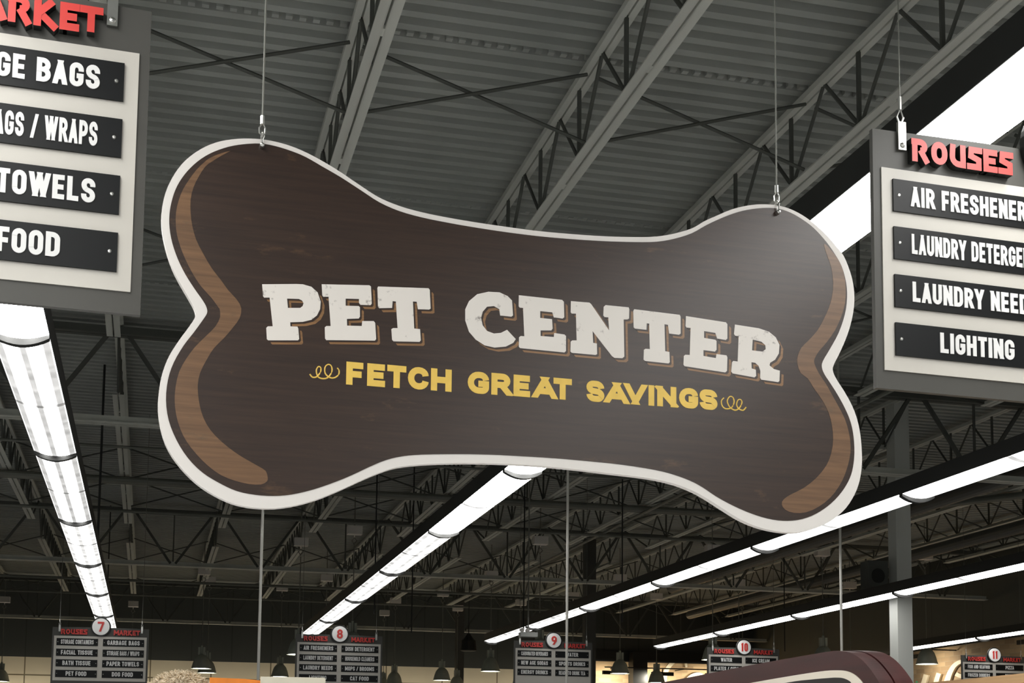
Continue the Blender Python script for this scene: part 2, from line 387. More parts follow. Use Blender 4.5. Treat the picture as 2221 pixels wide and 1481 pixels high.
# ------------------------------------------------------------------ room shell
XR, YB, ZD = 20.0, 46.0, 7.05
b = MB(); b.box(-17, XR+.3, -12, 27.6, -.2, 0); b.cur = 1; b.box(-17, XR+.3, 27.6, YB+.3, -.2, 0); b.build('floor', [M['floor'], M['floordark']]); tag(bpy.data.objects['floor'], kind='structure')
# ribbed steel deck
b = MB(); pitch = .1945; y = -4.0-.06; prof = []
while y < YB:
    prof += [(y, 0), (y+.085, 0), (y+.098, .13), (y+.182, .13)]; y += pitch
n = len(prof); vs = [(x, p[0], ZD+p[1]) for x in (-17, XR) for p in prof]
b.add(vs, [(i, i+1, n+i+1, n+i) for i in range(n-1)])
b.box(-17, XR, -4, YB+.3, ZD+.15, ZD+.22)
for yr in (10.26, 13.47, 16.7):                      # crimped side-lap rows
    for k in range(150):
        x = -3+k*.1; b.box(x, x+.05, yr-.02, yr+.03, ZD-.012, ZD+.05)
tag(b.build('ceiling', M['deck'], fix=False), kind='structure')
# back wall: dark metal above, cream below, brick towards the right
b = MB(); b.box(-17, 14.25, YB, YB+.2, 4.66, ZD+.1); b.cur = 1; b.box(-17, 14.25, YB+.03, YB+.2, 0, 4.66)
b.cur = 0; b.box(14.25, XR, YB, YB+.2, 5.08, ZD+.1); b.cur = 2; b.box(14.25, XR, YB+.03, YB+.2, 0, 5.08)
tag(b.build('wall_back', [M['wdark'], M['wcream'], M['brickX']]), kind='structure')
b = MB(); b.box(XR, XR+.2, -12, YB+.2, 4.7, ZD+.1); b.cur = 1; b.box(XR+.03, XR+.2, -12, YB+.2, 0, 4.7)
tag(b.build('wall_right', [M['wdark_side'], M['brickY']]), kind='structure')
b = MB(); b.box(-17.2, -17, -12, YB+.2, 0, ZD+.1); tag(b.build('wall_left', M['wdark_side']), kind='structure')
b = MB(); b.box(14.25, XR, YB-.12, YB, 5.0, 5.36); tag(b.build('trim_1', M['black']), kind='structure')

# ------------------------------------------------------------------ roof steel
HJ, HT = 6.3, 6.98
GY = [18.2, 31.5, 44.7]
def make_joist(L):
    r = empty('roof_joist')
    a0, a1 = .95, L-1.75
    bc = MB()
    for s in (-1, 1): bc.box(s*.012 if s > 0 else -.075, .075 if s > 0 else -.012, a0, a1, HJ, HJ+.012); bc.box(s*.012-.004, s*.012+.004, a0, a1, HJ, HJ+.07)
    k = a0+.9
    while k < a1: bc.box(-.03, .03, k, k+.1, HJ+.002, HJ+.03); k += 2.1
    bc.build('bottom_chord', M['chord'], r)
    tc = MB(); tc.box(-.06, -.008, 0, L, HT-.05, HT); tc.box(.008, .06, 0, L, HT-.05, HT); tc.build('top_chord', M['chord'], r)
    w = MB(); n = round((a1-a0)/1.15); st = (a1-a0)/n
    for i in range(n):
        y0 = a0+i*st; w.tube([(0, y0, HJ+.04), (0, y0+st/2, HT-.03)], .016, 6); w.tube([(0, y0+st/2, HT-.03), (0, y0+st, HJ+.04)], .016, 6)
    w.tube([(0, a0, HJ+.04), (0, .12, HT-.03)], .018, 6); w.tube([(0, a1, HJ+.04), (0, L-.12, HT-.03)], .018, 6)
    for i in range(n): w.bar((0, a0+i*st+.02, HJ+.04), (0, a0+i*st+.02, HT-.03), .028, .028)
    w.build('web', M['web'], r)
    return r
J0 = 1.316; JP = 1.833
bays = [(4.9, 18.2, -3, 6, 'near bay'), (18.2, 31.5, -4, 10, 'middle bay'), (31.5, 44.7, -5, 10, 'far bay')]
for bi, (y0, y1, k0, k1, nm) in enumerate(bays):
    proto = make_joist(y1-y0)
    for i, k in enumerate(range(k0, k1+1)):
        o = proto if i == 0 else copy_tree(proto)
        o.location = (J0+JP*k, y0, 0)
        tag(o, 'grey open-web steel roof joist in the %s of the ceiling, %s from the left' % (nm, ORD[i]), 'roof joist', 'roof joists')
def make_girder(x0, x1):
    g = empty('roof_girder'); HB = 5.7
    c = MB(); c.box(x0, x1, -.1, -.012, HB, HB+.014); c.box(x0, x1, .012, .1, HB, HB+.014); c.box(x0, x1, -.02, -.012, HB, HB+.1); c.box(x0, x1, .012, .02, HB, HB+.1)
    c.build('bottom_chord', M['chord'], g)
    c = MB(); c.box(x0, x1, -.1, -.012, HT-.16, HT-.07); c.box(x0, x1, .012, .1, HT-.16, HT-.07); c.build('top_chord', M['web'], g)
    c = MB(); k = math.floor((x0-J0)/JP)
    while J0+JP*k < x1:
        xa = J0+JP*k; xm = xa+JP/2
        c.bar((xa+.1, 0, HT-.12), (xm-.05, 0, HB+.06), .05, .05); c.bar((xa+JP-.1, 0, HT-.12), (xm+.05, 0, HB+.06), .05, .05)
        c.bar((xm, 0, HT-.12), (xm, 0, HB+.06), .03, .03); k += 1
    c.build('web', M['web'], g)
    return g
g0 = make_girder(-12, 19.95)
for i, y in enumerate(GY):
    g = g0 if i == 0 else copy_tree(g0); g.location = (0, y, 0)
    tag(g, ['steel roof girder with big diagonals crossing behind the bone sign, nearest of three', 'long dark steel roof girder crossing above the far aisle signs', 'farthest steel roof girder, close in front of the back wall'][i], 'roof girder', 'roof girders')
# crossed bridging rods between joists
def brace(x, y):
    o = empty('cross_brace', (x, y, 0), world=True)
    for s in (0, 1):
        m_ = MB(); m_.tube([(x+.05, y+.04*s, HJ+.05 if s == 0 else HT-.1), (x+JP-.05, y+.04*s, HT-.1 if s == 0 else HJ+.05)], .014, 6); m_.build('brace_rod', M['web'], o)
    return o
rows = [(10.2, -1, 3, 'near'), (14.3, -2, 4, 'second'), (25.2, -3, 8, 'third'), (28.0, -3, 9, 'fourth'), (35.6, -4, 9, 'fifth'), (43.5, -4, 9, 'farthest')]
bp = None
for y, k0, k1, nm in rows:
    for i, k in enumerate(range(k0, k1+1)):
        if bp is None: o = bp = brace(J0+JP*k, y)
        else: o = copy_tree(bp); o.location = (J0+JP*k, y, 0)
        tag(o, 'crossed bridging rods between roof joists, %s row, %s from the left' % (nm, ORD[i]), 'brace', 'cross braces between the joists')

# pipes and conduits under the roof
def pipe(name, pts, r, m_, label, cat, n=10):
    c = [sum(p[i] for p in pts)/len(pts) for i in range(3)]
    o = MB(); o.tube(pts, r, n)
    me = o.build(name, m_); me.data.transform(Matrix.Translation(-Vector(c))); me.location = c
    return tag(me, label, cat)
Z1 = 6.22
ys = 5.35*4.6
for off, lb in ((0, 'lower of two parallel grey roof pipes crossing behind the bone sign, bent at right'), (.13, 'upper of two parallel grey roof pipes crossing behind the bone sign, bent at right')):
    pts = [(-12, ys+off, Z1), (11.2, ys+off, Z1)]
    for k in range(1, 7):
        a = k/6*math.radians(52); pts.append((11.2+1.2*math.sin(a)*1.2, ys+off-1.2*(1-math.cos(a))*1.2, Z1))
    pts.append((13.8+off, ys-2.6, Z1)); pts.append((15.2+off, ys-4.6, Z1))
    pipe('roof_pipe', pts, .055, M['pipe'], lb, 'pipe')
for (px, py, hh, r, lb) in ((150, 962, 4.55, .022, 'thin pale conduit crossing the roof just beyond the nearest girder'), (370, 1262, 4.4, .035, 'shiny sprinkler pipe crossing low under the far roof, upper of two'),
                        (370, 1293, 4.45, .03, 'sprinkler pipe crossing low under the far roof, lower of two'), (900, 1140, 4.5, .03, 'grey conduit crossing the roof behind the lower edge of the bone sign')):
    q = onZ(px, py, 1.6+hh)
    pipe('roof_conduit', [(-12, q.y, q.z), (11.5, q.y, q.z)], r, M['pipe'], lb, 'pipe', 8)
for (x0, y0, x1, lb) in ((12.6, 20, 34, 'long duct running lengthwise under the roof above the right aisles, nearer one'), (15.4, 22, 40, 'long duct running lengthwise under the roof above the right aisles, farther one')):
    pipe('roof_duct', [(x0, y0-6, 6.0), (x0, x1, 6.0)], .12, M['signgrey'], lb, 'duct', 14)
pipe('roof_conduit', [(8.6, 12, 6.15), (8.6, 40, 6.15)], .03, M['pipe'], 'thin conduit running lengthwise under the roof left of the tall column', 'pipe', 8)
for i, (px, py, ph) in enumerate(((222, 920, 1130), (237, 1180, 1330), (818, 1030, 1250), (1138, 1090, 1300), (1350, 1060, 1390), (1700, 1180, 1280), (897, 1110, 1180))):
    q = onZ(px, py, 1.6+4.6); zb = 3.95 if i != 1 else 3.7
    pipe('hanging_rod', [(q.x, q.y, 7.04), (q.x, q.y, zb if i else 4.16)], .012 if i else .016, M['black'],
         ['black hanging rod beside the lights over aisle 7', 'thin black hanging rod right of the far end of the aisle 7 lights', 'dark hanging rod below the middle of the bone sign', 'dark hanging rod right of the lights over aisle 8',
          'dark hanging rod above the lights over aisle 9', 'dark hanging rod left of the tall column', 'short dark hanging rod by the lights over aisle 8'][i], 'rod', 6)

# ------------------------------------------------------------------ strip lights
HL = 1.6+2.39
FL = 3.3
def make_fixture(lens):
    r = empty('strip_light')
    hs = MB(); hs.box(-.15, .15, .005, FL-.005, .035, .14); hs.box(-.163, -.15, .0, FL, .012, .15); hs.box(.15, .163, 0, FL, .012, .15)
    hs.build('housing', M['black'], r)
    l = MB(); n = 12; vs = []
    for yy in (.03, FL-.03):
        for k in range(n+1):
            a = -1+2*k/n; vs.append((a*.158, yy, -.035*(1-a*a)+.012))
    l.add(vs, [(k, k+1, n+2+k, n+1+k) for k in range(n)])
    l.build('lens', lens, r, smooth=True)
    for yy in (0, FL-.03):
        e = MB()
        pr = [(-.16, .05)]+[(-.16+.32*k/10, -.05*(1-(-1+k/5)**2)-.010) for k in range(11)]+[(.16, .05)]
        e.loops([pr], lambda u, v, d, yy=yy: (u, yy+d, v), 0, .03)
        e.build('end_cap', M['black'], r)
    return r
fm = make_fixture(M['lensmid']); fo = make_fixture(M['lens3']); fb = make_fixture(M['lens']); fd = make_fixture(M['lensdim'])
strips = [(-.777, 'over aisle 7', 15), (2.92, 'over aisle 8', 13), (6.55, 'over aisle 9', 21), (10.1, 'over aisle 10', 24), (15.5, 'beyond sign 11', 99), (-4.43, 'left of aisle 7', 99), (-8.1, 'far left of aisle 7', 99)]  # the two leftmost rows are out of view, added to even the lighting
used = set()
for x, nm, ydim in strips:
    base = 8.5 if x < 1 else 8.1
    ks = [k for k in range(-4, 6) if base+FL*k < 27.5]
    for i, k in enumerate(ks):
        y = base+FL*k; src = fd if y > ydim else fo if x > 6 else fm if (x == -.777 and 8 < y < 12) else fb
        o = src if id(src) not in used else copy_tree(src); used.add(id(src))
        o.location = (x, y, HL if x < 15 else HL+.07)
        tag(o, 'linear light fixture %s, %s from the far end of its row' % (nm, ORD[len(ks)-1-i]), 'light fixture', 'linear ceiling lights')

# ------------------------------------------------------------------ aisle signs
BR = dict(GL)
BR.update({
 'R': [[(0, 0), (0, .98)], [(-.05, 1), (.8, 1, R_), (.85, .5, R_), (.45, .5)], [(.45, .52), (.8, .1), (1.05, -.22)]],
 'O': [[(.05, 0, R_), (.95, 0, R_), (.95, 1, R_), (.05, 1, R_), 'c']],
 'U': [[(.1, 1), (0, .02, R_), (.95, 0)], [(.95, 0), (.95, 1.0)]],
 'S': [[(1.05, 1), (.15, 1), (.1, .62), (.95, .42), (.95, 0), (-.05, 0)]],
 'E': [[(.05, 0), (.05, 1)], [(.05, 1), (1, 1)], [(.05, .5), (.8, .5)], [(.05, 0), (1, 0)]],
 'K': [[(0, 0), (0, 1)], [(.1, .5), (.75, 1)], [(.1, .5), (1.0, -.1)]],
 'A': [[(-.05, 0), (.45, 1)], [(.45, 1), (1, 0)], [(.2, .28), (.8, .28)]],
 'M': [[(0, 0), (0, 1)], [(1, 0), (1, 1)], [(.06, 1), (.5, .25)], [(.94, 1), (.5, .25)]],
 'T': [[(-.1, 1), (1.15, 1)], [(.5, 1), (.5, -.1)]],
})
def brand(word, total, h):
    x = 0; out = []
    for ch in word:
        w = h*.86*(1.25 if ch == 'M' else .86 if ch in 'SET' else 1)
        for p in glyph(ch, w, h, h*.27, clip=False, gl=BR): out.append([(x+a, b_) for a, b_ in p])
        x += w+h*.05
    k = total/x
    return [[(a*k, b_) for a, b_ in p] for p in out]
def make_sign(px, py, pz, yaw, num, rows, label, wires=True):
    """px..pz: top centre of the pale panel"""
    nrow = max(4, len(rows)); ph = .037+nrow*.108+(nrow-1)*.0514+.05; zb = ph+.06
    r = empty('aisle_sign', (px, py, pz-zb), yaw)
    tag(r, label, 'sign', 'aisle signs')
    o = lambda u, v, d: (u, -d, v+zb)                       # d is the distance in front of the board
    s = MB(); hb = [(-.703, -ph-.06), (.703, -ph-.06), (.703, .128), (.30, .135), (-.30, .135), (-.703, .128)]
    s.loops([hb], o, 0, -.02); s.build('board', M['signgrey'], r)
    s = MB(); s.loops([[(-.675, -ph), (.675, -ph), (.675, 0), (-.675, 0)]], o, .0005, .005); s.build('panel', M['panel'], r)
    z = -.037
    for i, rw in enumerate(rows):
        for c_, (x0, x1) in zip(rw, ((-.637, -.036), (.036, .637))):
            p = MB(); p.loops([[(x0, z-.108), (x1, z-.108), (x1, z), (x0, z)]], o, .005, .012); pl = p.build('plate', M['plate'], r)
            xc = (x0+x1)/2; words = text_polys(c_, .067, .0365, .0136, .0058, .475, True, True)
            for wd_ in words:
                t = MB(); emit(t, [[(a+xc, b_+z-.086) for a, b_ in q] for q in wd_], o, .0145, .011); t.build('lettering', M['letter'], pl)
            for xs in (x0+.02, x1-.02):
                k = MB(); k.lathe([(0, -.0155), (.0045, -.0152), (.0062, -.012)], o(xs, z-.054, 0), 8, 'y'); k.build('screw', M['chrome'], pl)
        z -= .1594
    for w_, x in (('ROUSES', -.575), ('MARKET', .19)):
        t = MB(); emit(t, [[(a+x, b_+.024) for a, b_ in q] for q in brand(w_, .385, .078)], o, .028, 0, 1)
        t.build('raised_lettering', [M['red'], M['black']], r)
    d = MB(); d.lathe([(0, -.025), (.147, -.025), (.147, .0)], (0, -.002, .146+zb), 40, 'y'); dd = d.build('number_disc', M['black'], r)
    d = MB(); d.lathe([(0, -.045), (.126, -.045), (.128, -.027)], (0, 0, .146+zb), 40, 'y'); d.build('disc_face', M['disc'], dd)
    t = MB(); emit(t, [[(a, b_+.146-.075) for a, b_ in q] for q in text_polys(num, .15, .095 if len(num) == 1 else .07, .03, .012)], o, .052, .044); t.build('numeral', M['red'], dd)
    for x in (-.60, .60):
        h = MB(); h.box(x-.014, x+.014, -.012, .0, .045+zb+.02, .14+zb+.02); h.lathe([(0, -.018), (.008, -.016), (.01, -.012)], (x, 0, .08+zb), 8, 'y')
        h.tube([(x, 0, .15+zb), (x-.012, 0, .18+zb), (x, 0, .21+zb), (x+.012, 0, .18+zb), (x, 0, .15+zb)], .0035, 6)
        h.tube([(x, 0, .205+zb), (x, 0, .25+zb)], .006, 6); h.build('clip', M['chrome'], r)
        h = MB(); h.tube([(x, 0, .24+zb), (x, 0, 6.9-(pz-zb))], .0022 if py < 10 else .004, 5); h.build('wire', M['cable'], r)
    return r
A7 = [('STORAGE CONTAINERS', 'GARBAGE BAGS'), ('FACIAL TISSUE', 'STORAGE BAGS / WRAPS'), ('BATH TISSUE', 'PAPER TOWELS'), ('PET FOOD', 'DOG FOOD')]
A8 = [('AIR FRESHENERS', 'DISH DETERGENT'), ('LAUNDRY DETERGENT', 'HOUSEHOLD CLEANERS'), ('LAUNDRY NEEDS', 'MOPS / BROOMS'), ('LIGHTING', 'CAT FOOD')]
A9 = [('CARBONATED BEVERAGES', 'WATER'), ('NEW AGE SODAS', 'SPORTS DRINKS'), ('ENERGY DRINKS', 'READY TO DRINK TEA')]
A10 = [('WATER', 'ICE CREAM'), ('PLATES / CUPS', 'FROZEN TREATS')]
A11 = [('FISH AND SEAFOOD', 'PIZZA'), ('FROZEN DINNERS', 'BREAD')]
def place(corner, side, Y, yaw):
    c = onY(corner[0], corner[1], Y); a = math.radians(yaw); s = -1 if side == 'r' else 1
    return (c.x+s*.675*math.cos(a), c.y+s*.675*math.sin(a), c.z, a)
make_sign(*place((302.5, 118), 'r', 3.95, 2.6), '7', A7, 'large near aisle sign cut off at the left edge, ending in FOOD')
make_sign(*place((1910, 363), 'l', 4.08, 2.0), '8', A8, 'large near aisle sign at the right edge listing AIR FRESHENERS and LIGHTING')
make_sign(*place((117.6, 1378), 'l', 22.8, -4), '7', A7, 'small far aisle sign with number 7 and STORAGE CONTAINERS')
make_sign(*place((645, 1392), 'l', 23.4, 0), '8', A8, 'small far aisle sign with number 8, right of the white panel')
make_sign(*place((1118, 1405), 'l', 24.0, 0), '9', A9, 'small far aisle sign with number 9 and NEW AGE SODAS')
make_sign(*place((1537, 1419), 'l', 24.3, 0), '10', A10, 'small far aisle sign with number 10 behind the maroon sign')
make_sign(*place((2088, 1435), 'l', 24.6, 0), '11', A11, 'small far aisle sign with number 11 at the right, before the brick wall')

# ------------------------------------------------------------------ the bone sign
BY, BA = 3.8, math.radians(1.5)
UX = Vector((math.cos(BA), math.sin(BA), 0)); NB = Vector((-math.sin(BA), math.cos(BA), 0)); BP = Vector((0, BY, 0))
def bone_uv(x, y):
    r = ray(x, y); P = EYE + r*(((BP-EYE).dot(NB))/r.dot(NB)); d = P-BP
    return (d.dot(UX), P.z)
def bone_fr(u, v, d):                                        # d: distance in front of the board
    p = BP+UX*u-NB*d; return (p.x, p.y, v)
def uvs(pts): return [bone_uv(*p) for p in pts]
def crop(pts, x0, y0, s): return [(x0+a/s, y0+b_/s) for a, b_ in pts]
OUT = [(421,668),(404.8,638.4),(380.5,595.2),(364.3,554.7),(353.5,511.5),(350,479),(351.3,452),(357.6,422.3),(368.4,395.3),(384.6,368.3),(404.8,345.4),(434.5,323.8),(467,309.4),(502,302.2),(539.9,300.3),(575,303),(610,310.3),(642.5,321),(677.6,337.3),(710,355.4),(740,374),(782,402.5),(822,428),(866,446.5),(916,460.5),(970,471.5),(1024,480.8),(1096,491.5),(1168,501),(1240,507.5),(1312,512.3),(1377,514),(1420,513),(1458,507.5),(1500,495.5),(1527,480),(1554,467.8),(1586.4,454.3),(1618.8,446.2),(1651.2,443),(1683.7,444.9),(1713.4,453),(1740.4,466.5),(1764.7,484),(1791.7,508.3),(1810.6,530),(1829.5,554.2),(1843,586.6),(1851.1,619),(1853,654.2),(1848.4,689.3),(1837.6,727),(1821.4,765),(1809.2,789.2),(1806.3,802.5),(1813.3,820.5),(1832.2,850.2),(1848.4,880),(1859.2,909.6),(1866,942),(1869.2,977.2),(1869.2,1009.6),(1864.6,1042),(1853.8,1071.7),(1835,1101.4),(1807.9,1125.7),(1778.2,1142),(1743,1152.7),(1710.7,1154.9),(1672.9,1150),(1635,1139.2),(1600,1123),(1559.4,1097.4),(1527,1077),(1498,1062),(1456.5,1047),(1402.4,1036),(1330.4,1027.3),(1240,1016.5),(1168.3,1010),(1096,1005.6),(1024,1003.8),(952,1005),(894.5,1008.5),(851.3,1015.4),(808,1030.9),(764.8,1050.2),(728.8,1066.5),(687,1083),(640.6,1095.6),(594,1101.9),(547.4,1100.3),(504,1091),(463.5,1072.4),(426.3,1047.5),(392,1013.4),(365.7,976),(350.2,935.7),(343,889),(345.5,842.5),(353.3,805.3),(367.3,771),(389,737),(410.7,707.5),(423.5,686)]
INN = [(448,667),(440,652),(421,625),(402,595),(386,562.8),(373.8,527.7),(367.8,495.3),(367.5,465.6),(371.9,438.5),(380.5,411.5),(394,387.2),(413,364.3),(437.2,344),(464.2,329.2),(496.6,318.4),(529,313),(564,311.6),(596.6,317),(631.7,327.8),(664,341.3),(699.2,361.6),(738,384),(782,412.5),(822,438.5),(866,458),(916,472),(970,483),(1024,492.5),(1096,503.5),(1168,512.5),(1240,518.8),(1312,523.3),(1377,525.2),(1424,524.4),(1462,518),(1500,506),(1532.4,488),(1567.5,471.9),(1600,460.2),(1629.6,453.8),(1662,451),(1689,453),(1713.4,461),(1737.7,474.6),(1764.7,494.8),(1791.7,524.5),(1810.6,551.5),(1825.5,578.5),(1834.9,613.7),(1836.8,646),(1832.2,681.2),(1818.7,721.7),(1799.8,756.8),(1784.5,783),(1782.3,797),(1788,812),(1799.8,830),(1816,855.6),(1832.2,885.3),(1844.4,915),(1851,947.5),(1852.7,982.6),(1849.8,1012.3),(1843,1036.6),(1829.5,1060.9),(1810.6,1083.8),(1786.3,1104),(1759.3,1119),(1729.6,1127.6),(1697.2,1129.2),(1664.8,1124.4),(1629.6,1113.6),(1591.8,1097.4),(1554,1077),(1524.3,1057),(1498,1043),(1462,1029.5),(1420.5,1019),(1348.4,1007.6),(1276.4,1000.2),(1204.3,993.8),(1132.3,989.4),(1060,985.8),(988,984.8),(916,985.8),(873,989.4),(837,997.7),(800.9,1012.6),(764.8,1029.6),(730,1044),(681,1061),(634.3,1072),(594,1075.5),(553.6,1073),(513.2,1064.6),(476,1047.5),(438.7,1024.2),(407.6,993.2),(382.8,954.3),(365.7,910.9),(360,867.4),(364.2,824),(376.6,786.6),(398.3,749.4),(420,721.4),(440.2,693.5),(449,679)]
bz = min(bone_uv(*p)[1] for p in OUT); bc = bone_uv(1100, 740)
base = bone_fr(bc[0], bz, 0)
bone = empty('bone_sign', base, world=True)
tag(bone, 'big brown bone-shaped hanging sign reading PET CENTER with white border', 'sign')
s = MB(); s.loops([uvs(smooth_pts(OUT, 3))], bone_fr, 0, -.022); s.build('board', M['white'], bone)
s = MB(); s.loops([uvs(smooth_pts(INN, 3))], bone_fr, .0002, .0012); face = s.build('printed_face', M['print'], bone)
c1 = lambda p: crop(p, 340, 290, 3.7025); c2 = lambda p: crop(p, 330, 650, 3.22); c3 = lambda p: crop(p, 1500, 430, 3.7025); c4 = lambda p: crop(p, 1500, 780, 3.7025)
LS = c1([(590,140),(505,163),(425,197),(380,232),(320,290),(260,370),(210,450),(175,540),(155,630),(152,720),(162,810),(190,910),(230,1010),(280,1110),(350,1220),(440,1320),(498,1400)])+c2([(470,62),(475,120),(440,190),(370,260),(300,330),(240,410),(190,500),(165,600),(157,700),(167,800),(195,900),(240,990),(310,1080),(390,1160),(480,1225),(580,1265),(680,1288),(760,1290),(802,1268),(806,1240),(797,1205),(768,1178),(630,1100),(530,1030),(440,950),(380,870),(345,790),(325,700),(318,600),(335,510),(380,420),(430,340),(500,270),(560,200),(610,130),(622,60)])+c1([(640,1330),(575,1260),(510,1170),(440,1080),(370,960),(315,850),(285,740),(272,640),(272,530),(295,430),(340,340),(390,265),(440,228),(515,180)])
RS = c3([(1062,385),(1090,470),(1120,560),(1135,680),(1125,790),(1100,880),(1060,970),(1010,1060),(940,1140),(880,1200),(850,1270),(848,1330),(875,1405)])+c4([(930,150),(980,230),(1050,330),(1100,430),(1125,530),(1135,640),(1120,750),(1080,850),(1000,950),(900,1030),(800,1080),(740,1120),(722,1160),(750,1205),(820,1230),(920,1225),(1020,1180),(1110,1110),(1180,1020),(1230,920),(1265,800),(1275,700),(1262,590),(1230,480),(1180,380),(1130,290),(1080,200),(1020,110),(985,35)])+c3([(985,1290),(1020,1230),(1080,1160),(1150,1060),(1200,950),(1230,840),(1235,720),(1220,600),(1180,500),(1120,420),(1070,368)])
for pts in (LS, RS):
    s = MB(); s.loops([uvs(smooth_pts(pts, 2))], bone_fr, .0012, .0018); s.build('highlight_stripe', M['stripe'], face)
t7 = lambda p: crop(p, 540, 590, 3.7017); t8 = lambda p: crop(p, 1140, 640, 3.7017)
LET = [
 (t7([(105,100),(380,98),(430,100),(500,120),(550,165),(575,240),(570,300),(545,350),(500,385),(430,402),(330,405),(332,438),(388,440),(395,455),(402,540),(392,550),(155,550),(143,540),(138,450),(150,438),(190,437),(165,207),(122,207),(112,195)]), t7([(305,215),(400,218),(425,230),(437,252),(430,275),(410,290),(312,290)])),
 (t7([(583,100),(965,108),(978,118),(985,255),(975,268),(895,265),(882,250),(882,218),(775,215),(775,272),(880,275),(890,285),(890,360),(880,375),(785,378),(787,432),(905,435),(908,395),(1000,395),(1012,410),(1020,540),(1010,552),(620,548),(610,535),(608,445),(620,435),(655,435),(638,200),(597,200),(588,190)]), None),
 (t7([(1035,118),(1440,132),(1450,145),(1457,295),(1445,303),(1355,300),(1345,240),(1315,238),(1325,455),(1372,460),(1378,550),(1368,562),(1160,558),(1148,545),(1142,460),(1155,452),(1192,452),(1178,238),(1152,235),(1148,290),(1045,292),(1035,280),(1030,130)]), None),
 (t7([(1920,160),(2010,165),(2075,195),(2110,230),(2118,350),(2105,360),(2015,350),(2008,300),(1965,275),(1910,280),(1875,320),(1862,370),(1875,430),(1910,475),(1965,495),(2020,490),(2070,465),(2140,540),(2120,570),(2060,600),(1970,608),(1890,590),(1820,545),(1765,480),(1735,390),(1735,300),(1765,235),(1830,180)]), None),
 (t8([(-56,3),(290,40),(305,55),(308,180),(295,190),(225,180),(212,140),(115,130),(115,185),(210,195),(215,270),(205,285),(118,285),(118,330),(225,338),(228,306),(310,318),(322,330),(322,450),(310,462),(-45,427),(-56,415),(-54,340),(-42,330),(-12,332),(-22,105),(-48,102),(-57,92)]), None),
 (t8([(362,50),(510,62),(525,75),(668,285),(662,180),(632,178),(622,165),(625,95),(640,82),(825,100),(830,115),(828,190),(815,197),(785,197),(790,495),(775,508),(710,505),(690,490),(535,290),(540,385),(570,390),(572,475),(560,482),(370,465),(358,455),(360,375),(372,365),(408,365),(402,150),(370,150),(360,140)]), None),
 (t8([(870,115),(1235,160),(1242,175),(1242,310),(1230,320),(1150,310),(1140,240),(1112,235),(1118,452),(1152,458),(1155,540),(1145,550),(958,530),(945,520),(948,440),(960,432),(995,435),(990,230),(970,228),(968,280),(875,270),(865,260),(862,130)]), None),
 (t8([(1285,170),(1605,220),(1617,235),(1617,350),(1605,362),(1535,350),(1520,305),(1430,290),(1430,345),(1520,360),(1530,370),(1530,440),(1518,455),(1425,443),(1425,490),(1525,507),(1530,475),(1610,485),(1617,500),(1614,610),(1600,622),(1275,572),(1265,560),(1268,490),(1280,480),(1315,482),(1322,265),(1290,262),(1282,250)]), None),
 (t8([(1678,238),(1870,268),(1950,295),(2005,340),(2035,400),(2030,470),(2000,520),(1960,545),(1955,565),(1990,595),(2038,608),(2035,690),(2025,700),(1890,680),(1880,665),(1882,610),(1868,570),(1840,545),(1810,540),(1812,590),(1845,600),(1848,650),(1835,662),(1660,630),(1648,615),(1655,540),(1665,530),(1700,535),(1708,330),(1680,328),(1670,315)]), t8([(1820,358),(1890,375),(1922,405),(1925,435),(1900,455),(1815,445)])),
]
for nm, dx, d0, mm in (('lettering_shadow', 8.6, .0016, M['shadowprint']), ('shadow_gap', 3.8, .0022, M['print']), ('title_lettering', 0, .0028, M['title'])):
    for wd_ in (LET[:3], LET[3:]):
        s = MB()
        for outl, hole in wd_:
            ls = [uvs([(a+dx, b_+dx) for a, b_ in l]) for l in (outl, hole) if l]
            s.loops(ls, bone_fr, .0012, d0)
        s.build(nm, mm, face)
# slogan letters, each fitted between its own pixel limits on a straight baseline
bl0, bl1 = bone_uv(750.4, 834), bone_uv(1554.7, 890); tl0, tl1 = bone_uv(752, 784.5), bone_uv(1546, 846)
SL = [('F', 780, 920, 7), ('E', 948, 1097, 7), ('T', 1108, 1262, 7), ('C', 1275, 1442, 7), ('H', 1460, 1626, 7), ('G', 1755, 1926, 7), ('R', 1945, 2102, 7), ('E', 2123, 2260, 7), ('A', 60, 245, 8), ('T', 222, 370, 8), ('S', 487, 630, 8), ('A', 637, 822, 8), ('V', 795, 965, 8), ('I', 985, 1030, 8), ('N', 1055, 1208, 8), ('G', 1230, 1382, 8), ('S', 1395, 1537, 8)]
s = MB()
for si, (ch, a, b_, w8) in enumerate(SL):
    if si in (5, 10): s.build('slogan_lettering', M['yellow'], face); s = MB()
    x0, x1 = (540+a/3.7017, 540+b_/3.7017) if w8 == 7 else (1140+a/3.7017, 1140+b_/3.7017)
    t = ((x0+x1)/2-750)/804.0; ym = 834+56*t-24
    u0, u1 = bone_uv(x0, ym)[0], bone_uv(x1, ym)[0]; w = u1-u0; uc = (u0+u1)/2
    zb_ = bl0[1]+(bl1[1]-bl0[1])*(uc-bl0[0])/(bl1[0]-bl0[0]); zt = tl0[1]+(tl1[1]-tl0[1])*(uc-tl0[0])/(tl1[0]-tl0[0])
    g = glyph(ch, w, zt-zb_, .0175)
    emit(s, [[(q[0]+u0, q[1]+zb_) for q in p] for p in g], bone_fr, .0022, .0012)
s.build('slogan_lettering', M['yellow'], face)
